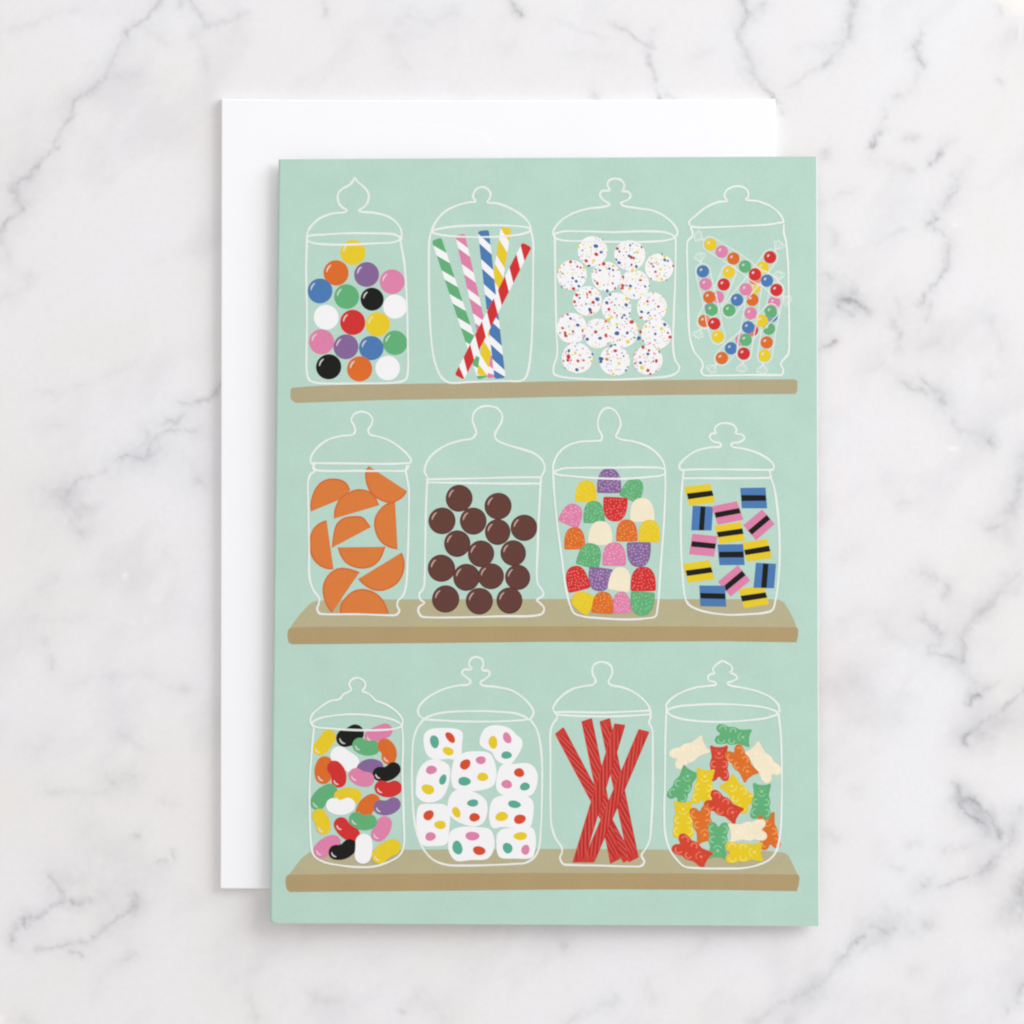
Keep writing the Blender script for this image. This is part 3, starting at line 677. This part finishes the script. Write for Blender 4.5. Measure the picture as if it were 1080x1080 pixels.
# (intensity, core width, halo intensity, halo width, points)
V = [
 (.42,1.7,.16,9,[(172,-8),(165,2),(158,12),(150,20),(136,33)]), (.30,1.5,.12,9,[(136,33),(127,47),(122,62),(115,77)]),
 (.52,1.6,.15,9,[(115,79),(105,87),(92,95),(78,102),(73,110),(66,127),(60,142),(55,153),(45,163),(38,174),(30,185)]),
 (.62,1.8,.22,8,[(30,185),(22,190),(16,193),(18,202)]), (.45,1.8,.18,8,[(18,202),(25,213),(24,222),(10,232),(0,245)]),
 (.7,2.2,0,5,[(135,34),(137,37)]), (.6,2,0,5,[(54,154),(57,156)]), (.7,1.6,0,5,[(17,201),(20,203)]),
 (.35,1.8,.15,10,[(190,-5),(186,5)]), (.42,1.5,.1,8,[(198,2),(208,15),(215,26)]), (.3,1.4,.1,8,[(215,26),(228,25),(240,22),(262,17)]),
 (.14,3,.06,9,[(215,26),(205,36),(212,55),(215,75)]), (.12,2,.05,8,[(0,32),(30,26),(55,19),(82,12)]), (.12,3,.05,9,[(155,30),(178,46)]),
 (.2,3,.08,8,[(0,250),(12,268),(14,280)]), (.2,2.5,.05,8,[(35,290),(30,300)]), (.15,4,.05,9,[(0,318),(10,310)]), (.12,5,.05,14,[(130,78),(150,76)]),
 (.10,3,.05,12,[(40,412),(70,414),(105,400),(150,378)]), (.12,2.5,.05,12,[(50,452),(66,450)]),
 (.6,1.5,.12,8,[(236,402),(228,410),(218,420),(208,423)]), (.45,1.5,.1,8,[(201,424),(192,424)]),
 (.35,2.2,.12,10,[(192,438),(186,446),(176,443),(170,450)]), (.42,1.5,.16,12,[(205,453),(180,457),(165,462),(158,470),(157,480)]),
 (.25,2,.14,14,[(152,455),(155,465),(140,478),(125,485)]), (.7,1.5,.18,10,[(125,485),(134,482),(142,485),(152,486)]), (.35,1.5,.15,12,[(152,486),(165,480),(172,475)]),
 (.38,1.4,.16,13,[(108,497),(95,503),(85,505),(75,512),(66,527),(60,532)]), (.25,1.6,.14,14,[(60,530),(75,538),(98,540)]), (.1,6,.12,24,[(45,520),(65,525)]), (.08,6,.1,22,[(195,480),(205,500)]), (.25,3,.08,12,[(209,508),(214,510)]),
 (.2,3,.12,18,[(75,540),(82,548)]), (.3,3,.12,16,[(82,563),(84,566)]), (.1,5,.08,14,[(108,610),(112,620)]), (.12,4,.07,12,[(50,620),(60,610)]),
 (.22,2.6,.08,10,[(52,675),(58,685),(60,702)]), (.1,3,.06,10,[(35,655),(95,656)]), (.1,4,.06,12,[(75,718),(110,714),(150,712),(190,727)]), (.22,4,.07,9,[(192,727),(196,729)]),
 (.16,4,.07,12,[(128,770),(136,774),(148,790)]), (.12,8,.1,18,[(30,790),(45,782)]), (.14,4,.05,10,[(170,586),(176,590)]),
 (.24,7,.08,16,[(118,822),(136,820)]), (.18,3,.06,10,[(50,838),(92,839),(110,835)]), (.16,4,.06,10,[(168,843),(178,846)]), (.3,2.5,.05,8,[(141,881),(144,881)]),
 (.35,1.6,.06,8,[(183,897),(184,902)]), (.3,1.6,.06,8,[(163,909),(175,907)]), (.12,8,.08,18,[(105,900),(118,905)]),
 (.4,1.5,.14,9,[(50,925),(62,938),(68,947)]), (.5,2,.22,10,[(28,968),(45,962),(58,952),(70,948),(84,953),(97,948)]), (.9,1.8,0,5,[(28,968),(29,969)]),
 (.28,2.5,.14,9,[(28,968),(18,978),(17,992)]), (.45,3,.1,6,[(17,988),(18,992)]), (.5,1.4,.18,10,[(40,998),(60,994),(78,992),(95,988),(105,978),(118,970),(130,962),(142,952)]),
 (.42,3.2,.22,10,[(142,955),(146,948),(142,943)]), (.5,1.8,.08,7,[(75,1000),(86,1003)]), (.22,3.5,.12,12,[(128,1010),(142,1000)]), (.1,4,.05,10,[(108,1020),(98,1045)]), (.1,5,.16,20,[(70,925),(100,940),(128,960)]),
 (.2,3,.05,10,[(265,1055),(272,1075)]), (.3,4,.05,8,[(25,1076),(30,1080)]),
 (.4,2,.08,8,[(340,-2),(341,13)]), (.2,4,.07,12,[(423,22),(432,14)]), (.15,4,.05,12,[(412,36),(416,38)]), (.12,5,.06,16,[(455,25),(470,14),(484,22)]), (.08,6,.05,14,[(425,60),(430,70)]),
 (.5,2,.1,8,[(538,-4),(545,8)]), (.7,2,.1,7,[(545,9),(550,12)]), (.12,2,.05,8,[(590,20),(620,35),(640,42)]), (.1,3,.05,10,[(600,60),(650,60)]),
 (.7,1.8,.1,7,[(650,26),(656,29)]), (.45,1.3,.1,8,[(656,29),(665,34),(680,42),(692,48)]), (.22,2.2,.08,8,[(693,30),(690,42)]), (.5,1.6,.1,8,[(685,55),(689,70),(694,85),(698,103)]), (.3,2.5,.1,8,[(626,99),(630,103)]), (.25,3,.1,8,[(708,98),(715,104)]),
 (.6,2,.18,9,[(778,-4),(781,10),(783,15)]), (.35,2.2,.18,11,[(786,18),(779,30),(782,45),(788,60),(792,75)]), (.55,2,.18,9,[(792,76),(805,88),(815,96),(822,106),(828,118)]), (.3,2.5,.12,9,[(812,-3),(801,8)]), (.28,1.6,.08,8,[(830,88),(836,84),(850,75),(870,66)]), (.1,3,.05,10,[(735,60),(750,52)]),
 (.75,2.2,.15,8,[(900,-5),(903,5)]), (.5,2,.13,8,[(900,12),(897,20),(896,32)]), (.38,1.8,.14,9,[(896,32),(890,42),(880,54),(872,66)]), (.1,3,.06,10,[(842,48),(880,48)]),
 (.4,2,.12,8,[(976,28),(976,40),(967,48)]), (.65,1.7,.12,8,[(967,46),(970,55),(978,67)]), (.22,2,.1,9,[(971,70),(969,85),(962,96),(946,104)]),
 (.3,1.6,.06,7,[(936,116),(932,130),(929,138)]), (.75,1.8,.1,6,[(929,138),(926,144),(923,153)]), (.4,2.2,.06,7,[(953,149),(965,150)]), (1.0,2,.15,6,[(979,172),(985,167),(991,162)]), (.15,3,.08,10,[(991,160),(1003,152)]), (.3,2.2,.08,9,[(950,177),(960,179)]), (.15,3,.05,10,[(920,165),(950,177)]),
 (.35,3,.1,9,[(874,163),(877,167)]), (.14,2.5,.07,10,[(1025,172),(1010,188)]), (.42,2.2,.1,9,[(1008,190),(1003,197),(999,206)]), (.3,1.8,.12,10,[(998,206),(985,218),(982,228)]), (.75,2,.12,8,[(984,226),(976,233),(980,238)]), (.45,1.5,.1,8,[(980,236),(990,243),(998,255),(1000,270)]),
 (.45,2,.12,9,[(1000,265),(998,283)]), (.62,1.6,.12,8,[(998,283),(988,295),(980,304)]), (.45,2,.1,8,[(972,310),(968,317)]), (.16,2,.08,10,[(928,255),(945,243),(955,238)]), (.35,2.4,.08,8,[(867,208),(869,209)]), (.25,1.8,.08,8,[(888,203),(901,199)]), (.28,3,.1,9,[(880,240),(882,256)]), (.5,2.4,.06,6,[(1054,9),(1056,14)]), (.28,2.2,.05,6,[(1058,87),(1061,89)]), (.1,6,.05,16,[(1070,30),(1075,40)]),
 (.55,2.6,.12,8,[(876,293),(878,292)]), (1.0,2,.3,10,[(889,312),(896,316),(904,322),(914,328)]), (.7,1.4,.2,9,[(887,320),(893,328),(899,333)]), (.5,2.5,.2,9,[(902,300),(901,308)]), (.2,3,.1,10,[(870,335),(880,322)]), (.85,2.6,.25,9,[(866,361),(874,357)]),
 (.25,2,.1,9,[(948,315),(951,330)]), (.35,1.8,.1,9,[(977,318),(976,331)]), (.42,2.5,.15,11,[(945,338),(951,350),(948,365)]), (.12,4,.1,14,[(966,350),(970,360),(985,355)]), (.14,3,.1,12,[(928,385),(945,395)]), (.38,2,.14,12,[(955,400),(965,406),(980,412)]), (.35,1.8,.14,11,[(973,393),(980,402),(998,412)]), (.6,3,.15,9,[(996,416),(998,424)]),
 (.3,3,.12,11,[(1006,438),(1013,450)]), (.12,5,.1,14,[(1020,455),(1032,460)]), (.5,3.2,.14,10,[(1036,464),(1040,467)]), (.16,5,.1,16,[(1044,340),(1048,355),(1056,370)]), (.2,6,.2,16,[(1076,480),(1075,510)]), (.35,4,.2,14,[(1076,505),(1070,525),(1060,545)]), (.25,3.5,.06,9,[(952,531),(956,531)]), (.2,3,.05,12,[(1035,393)] + [(1042,393)]), (.1,5,.05,12,[(930,510),(940,505)]),
 (.35,4,.1,10,[(1066,540),(1070,539)]), (.3,3,.15,13,[(1044,564),(1054,558)]), (.12,5,.1,14,[(1058,560),(1064,574)]), (.12,4,.05,10,[(885,588),(900,580)]), (.3,3,.1,10,[(975,606),(988,614)]), (.45,2.2,.12,8,[(996,620),(997,634)]), (.1,3,.05,10,[(945,618),(962,606)]),
 (.42,2.2,.1,8,[(974,654),(985,663),(996,671)]), (.25,2.5,.1,9,[(996,671),(995,681)]), (.5,1.4,.15,9,[(988,682),(985,691),(998,694),(1012,698)]), (.6,1.9,.2,9,[(1016,700),(1019,690),(1017,675)]), (.34,3,.2,11,[(1017,675),(1022,662),(1035,642)]), (.26,3.5,.2,12,[(1035,642),(1050,625),(1065,612),(1078,600)]), (.25,5,.1,12,[(1055,615),(1063,616)]), (.12,5,.16,14,[(1012,700),(1028,715)]),
 (.1,3,.06,10,[(888,655),(905,640),(918,645),(945,670),(970,688)]), (.2,11,.12,20,[(888,724),(906,716)]), (.85,2,.18,8,[(1022,742),(1026,736),(1031,732)]), (.25,1.8,.14,10,[(1036,728),(1053,718)]), (.7,1.7,.16,8,[(1019,789),(1018,780),(1023,775)]), (.5,1.5,.2,10,[(1023,775),(1032,768),(1045,757),(1060,743),(1085,722)]), (.12,8,.24,18,[(1040,765),(1065,765),(1080,758)]), (.14,3,.08,11,[(958,735),(950,740)]), (.1,6,.08,16,[(900,765),(950,755)]), (.3,3,.14,10,[(1030,778),(1038,780)]),
 (.55,3,.2,8,[(1008,828),(1010,840),(1009,848)]), (.75,1.6,.3,9,[(1008,848),(1016,860),(1028,863),(1036,864)]), (.7,1.6,.3,9,[(1010,846),(1024,845),(1033,852),(1042,857),(1049,868),(1053,880)]), (.3,4,.25,10,[(1028,855),(1040,868)]), (.45,3.5,.15,8,[(1025,844),(1026,846)]),
 (.34,3,.14,11,[(1064,876),(1060,889)]), (.28,2,.14,11,[(1060,889),(1045,905)]), (.6,3,.2,9,[(1045,906),(1030,919)]), (.42,1.4,.15,11,[(1030,919),(1010,928),(990,937)]), (.4,4,.15,11,[(971,936),(975,934)]), (.28,2,.12,9,[(992,899),(1000,896),(1020,889)]), (.35,3,.16,9,[(1074,858),(1082,856)]),
 (.5,6,.28,14,[(1081,922),(1072,938),(1067,952)]), (.45,4,.25,12,[(1078,950),(1077,965)]), (.12,6,.12,16,[(1055,965),(1062,960)]), (.35,2,.08,9,[(936,915),(945,917)]), (.22,3,.06,10,[(957,893),(964,890)]), (.3,4,.1,11,[(975,977),(981,976)]), (.18,4,.1,11,[(966,982),(972,980)]),
 (.5,1.6,.2,10,[(918,975),(926,979),(940,984),(948,978)]), (.1,8,.18,18,[(922,965),(945,970)]), (.85,1.8,.18,7,[(911,986),(904,994)]), (.55,1.5,.15,9,[(904,994),(897,1002),(889,1008)]), (.2,2,.1,10,[(889,1008),(875,1025),(865,1032)]), (.5,3.4,.2,11,[(862,1034),(850,1042)]), (.28,2.5,.16,12,[(850,1042),(835,1047),(815,1060),(800,1075)]), (.2,2.5,.12,11,[(912,1000),(925,993)]),
 (.4,4,.15,12,[(1080,1038),(1072,1052)]), (.65,2.4,.1,7,[(1060,1063),(1062,1064)]), (.14,6,.06,14,[(965,1028),(972,1026)]), (.3,3.5,.1,10,[(798,1078),(803,1075)]), (.2,4,.1,10,[(828,1078),(834,1074)]), (.2,4,.08,11,[(872,880),(876,886)]), (.2,4,.06,10,[(897,831),(900,832)]),
 (.2,7,.08,14,[(335,1055),(355,1062)]), (.35,3,.06,8,[(423,1062),(426,1063)]), (.2,3,.06,10,[(440,1045),(430,1055)]), (.14,6,.06,14,[(450,1050),(470,1075)]), (.32,3.5,.08,10,[(592,996),(596,999)]), (.2,3.5,.08,11,[(686,1036),(690,1048)]), (.12,5,.06,14,[(720,1010),(745,990)]), (.22,3,.08,11,[(640,1056),(622,1062),(600,1076)]), (.14,4,.06,12,[(650,1052),(642,1060)]), (.3,3,.05,8,[(796,1075),(800,1078)]), (.12,4,.05,12,[(395,1010),(410,1012)])]
fi0 = np.searchsorted(gx, -60); 
for (I, w, Ih, hw, pts) in V:
    x0 = min(p[0] for p in pts) - 4 * hw - 15; x1 = max(p[0] for p in pts) + 4 * hw + 15
    y0 = min(p[1] for p in pts) - 4 * hw - 15; y1 = max(p[1] for p in pts) + 4 * hw + 15
    i0, i1 = np.searchsorted(gx, [x0, x1]); j0, j1 = np.searchsorted(gx, [y0, y1])
    sx = wx[j0:j1, i0:i1]; sy = wy[j0:j1, i0:i1]
    dd = np.full_like(sx, 1e9)
    for a_, b_ in zip(pts[:-1], pts[1:]):
        vx, vy = b_[0] - a_[0], b_[1] - a_[1]; l2 = vx * vx + vy * vy + 1e-6
        t = np.clip(((sx - a_[0]) * vx + (sy - a_[1]) * vy) / l2, 0, 1)
        dd = np.minimum(dd, np.hypot(sx - a_[0] - t * vx, sy - a_[1] - t * vy))
    core = I * np.exp(-(dd / (w * 1.5)) ** 1.1)
    vein[j0:j1, i0:i1] = np.maximum(vein[j0:j1, i0:i1], core * brk[j0:j1, i0:i1])
    hb = haze[j0:j1, i0:i1]
    haze[j0:j1, i0:i1] = hb + (1 - hb) * Ih * np.exp(-(dd / (hw * 1.25)) ** 1.5) * np.clip(-.2 + 1.5 * fbm(sx / 24, sy / 24, 71, 3) + .9 * fbm(sx / 7, sy / 7, 77, 2), 0, 2)
cloud = fbm(X / 120, Y / 120, 91, 5)
cloud2 = fbm((X * .8 + Y * .6) / 46, (Y * .8 - X * .6) / 80, 15, 5)
spot = np.zeros_like(X)
for (x, y, r, I) in [(128,610,3.5,.8),(168,633,3,.5),(139,662,4.5,.5),(133,661,3,.3),(1006,470,3.6,.9),(1004,236,4,.7),(1005,233,7,.2),(1076,3,20,.9),(1062,2,12,.7),(1085,14,10,.6),(0,1077,6,.9),(1034,393,4,.3)]:
    spot = np.maximum(spot, I * np.exp(-((np.hypot(wx - x, (wy - y) * 1.3) / r) ** 2)))
dd = np.abs(X - 1076.5 + (Y - 30) * .06); spot = np.maximum(spot, .55 * np.exp(-(dd / 1.8) ** 2) * np.exp(-((Y - 32) / 14) ** 4))
NX = len(gx)
verts = np.zeros((NX * NX, 3), dtype=np.float32)
verts[:, 0] = ((X - 540) * S).ravel(); verts[:, 1] = ((540 - Y) * S).ravel()
idx = np.arange(NX * NX).reshape(NX, NX)
quads = np.stack([idx[:-1, :-1], idx[1:, :-1], idx[1:, 1:], idx[:-1, 1:]], -1).reshape(-1, 4)
# border skirt gives the slab its thickness
ring = np.concatenate([idx[0, :-1], idx[:-1, -1], idx[-1, :0:-1], idx[:0:-1, 0]])
low = verts[ring].copy(); low[:, 2] = -0.03
nv = len(verts); verts = np.concatenate([verts, low])
k_ = np.arange(len(ring)); k2 = (k_ + 1) % len(ring)
skirt = np.stack([ring[k_], ring[k2], nv + k2, nv + k_], -1)
quads = np.concatenate([quads, skirt])
me = bpy.data.meshes.new('marble_tabletop')
me.vertices.add(len(verts)); me.vertices.foreach_set('co', verts.ravel())
me.loops.add(quads.size); me.loops.foreach_set('vertex_index', quads.ravel().astype(np.int32))
me.polygons.add(len(quads)); me.polygons.foreach_set('loop_start', np.arange(0, quads.size, 4, dtype=np.int32))
me.update(calc_edges=True); me.validate()
pad = np.zeros(len(ring))
for nm, arr in (('vein', vein), ('haze', haze), ('cloud', cloud), ('wisp', cloud2), ('fleck', spot)):
    at = me.attributes.new(nm, 'FLOAT', 'POINT')
    at.data.foreach_set('value', np.concatenate([arr.ravel(), pad]).astype(np.float32))
tt = bpy.data.objects.new('marble_tabletop', me); col.objects.link(tt)
tt['kind'] = 'structure'; tt['label'] = 'white marble tabletop with soft grey veins under the envelope and card'; tt['category'] = 'tabletop'

mm = bpy.data.materials.new('white_marble'); mm.use_nodes = True
nt = mm.node_tree; n = nt.nodes; l = nt.links; bs = n['Principled BSDF']
bs.inputs['Roughness'].default_value = 0.42; bs.inputs['Specular IOR Level'].default_value = 0.25
def attr(nm):
    a = n.new('ShaderNodeAttribute'); a.attribute_name = nm; return a.outputs['Fac']
def mathn(op, a, b=None, clamp=False):
    m = n.new('ShaderNodeMath'); m.operation = op; m.use_clamp = clamp
    for i, v in enumerate((a, b)):
        if v is None: continue
        if isinstance(v, (int, float)): m.inputs[i].default_value = v
        else: l.new(v, m.inputs[i])
    return m.outputs[0]
def mixc(f, a, b):
    m = n.new('ShaderNodeMix'); m.data_type = 'RGBA'
    l.new(f, m.inputs[0])
    for i, v in ((6, a), (7, b)):
        if isinstance(v, tuple): m.inputs[i].default_value = (*v, 1)
        else: l.new(v, m.inputs[i])
    return m.outputs[2]
def rng_(v, a, b, c, d):
    m = n.new('ShaderNodeMapRange'); l.new(v, m.inputs[0])
    for i, x in enumerate((a, b, c, d)): m.inputs[i + 1].default_value = x
    return m.outputs[0]
BASE_A = tuple(v / ILLUM for v in lin((242, 241, 244)))
BASE_B = tuple(v / ILLUM for v in lin((240, 238, 237)))
c0 = mixc(rng_(attr('cloud'), .25, .75, 0, 1), BASE_A, BASE_B)
c1 = mixc(rng_(attr('wisp'), .52, .82, 0, .26), c0, tuple(v / ILLUM for v in lin((205, 204, 210))))
tc = n.new('ShaderNodeTexCoord'); ns = n.new('ShaderNodeTexNoise'); ns.inputs['Scale'].default_value = 700; ns.inputs['Detail'].default_value = 5; ns.inputs['Roughness'].default_value = 0.7
l.new(tc.outputs['Object'], ns.inputs['Vector'])
c1b = mixc(rng_(ns.outputs['Fac'], .42, .75, 0, .12), c1, tuple(v / ILLUM for v in lin((208, 206, 207))))
c2 = mixc(mathn('MULTIPLY', attr('haze'), .82, True), c1b, tuple(v / ILLUM for v in lin((186, 187, 196))))
c3 = mixc(mathn('MULTIPLY', attr('vein'), .64, True), c2, tuple(v / ILLUM for v in lin((138, 136, 138))))
c4 = mixc(attr('fleck'), c3, (.95, .925, .88))
l.new(c4, bs.inputs['Base Color'])
me.materials.append(mm)

# ------------------------------------------------------------------ light
w = bpy.data.worlds.new('World'); sc.world = w; w.use_nodes = True
bg = w.node_tree.nodes['Background']; bg.inputs[0].default_value = (1.0, 0.978, 0.965, 1); bg.inputs[1].default_value = 0.71
ld = bpy.data.lights.new('window_light', 'AREA'); ld.shape = 'RECTANGLE'; ld.size = 1.2; ld.size_y = 1.2; ld.energy = 23.5; ld.color = (0.955, 0.985, 1.0)
lo = bpy.data.objects.new('window_light', ld); col.objects.link(lo); lo.location = (1.30, 0.86, 0.86)
lo.rotation_euler = (Vector((0, 0, 0)) - lo.location).to_track_quat('-Z', 'Y').to_euler()

# ------------------------------------------------------------------ camera
cd = bpy.data.cameras.new('camera'); cam = bpy.data.objects.new('camera', cd); col.objects.link(cam)
cam.location = (0, 0, D); cd.sensor_width = 36; cd.lens = 36 * D / (1080 * S)
cd.clip_start = 0.05; cd.clip_end = 20
sc.camera = cam
sc.view_settings.view_transform = 'Standard'; sc.view_settings.look = 'None'
sc.view_settings.exposure = 0; sc.view_settings.gamma = 1
sc.cycles.max_bounces = 8; sc.cycles.transparent_max_bounces = 24
sc.cycles.filter_width = 2.1
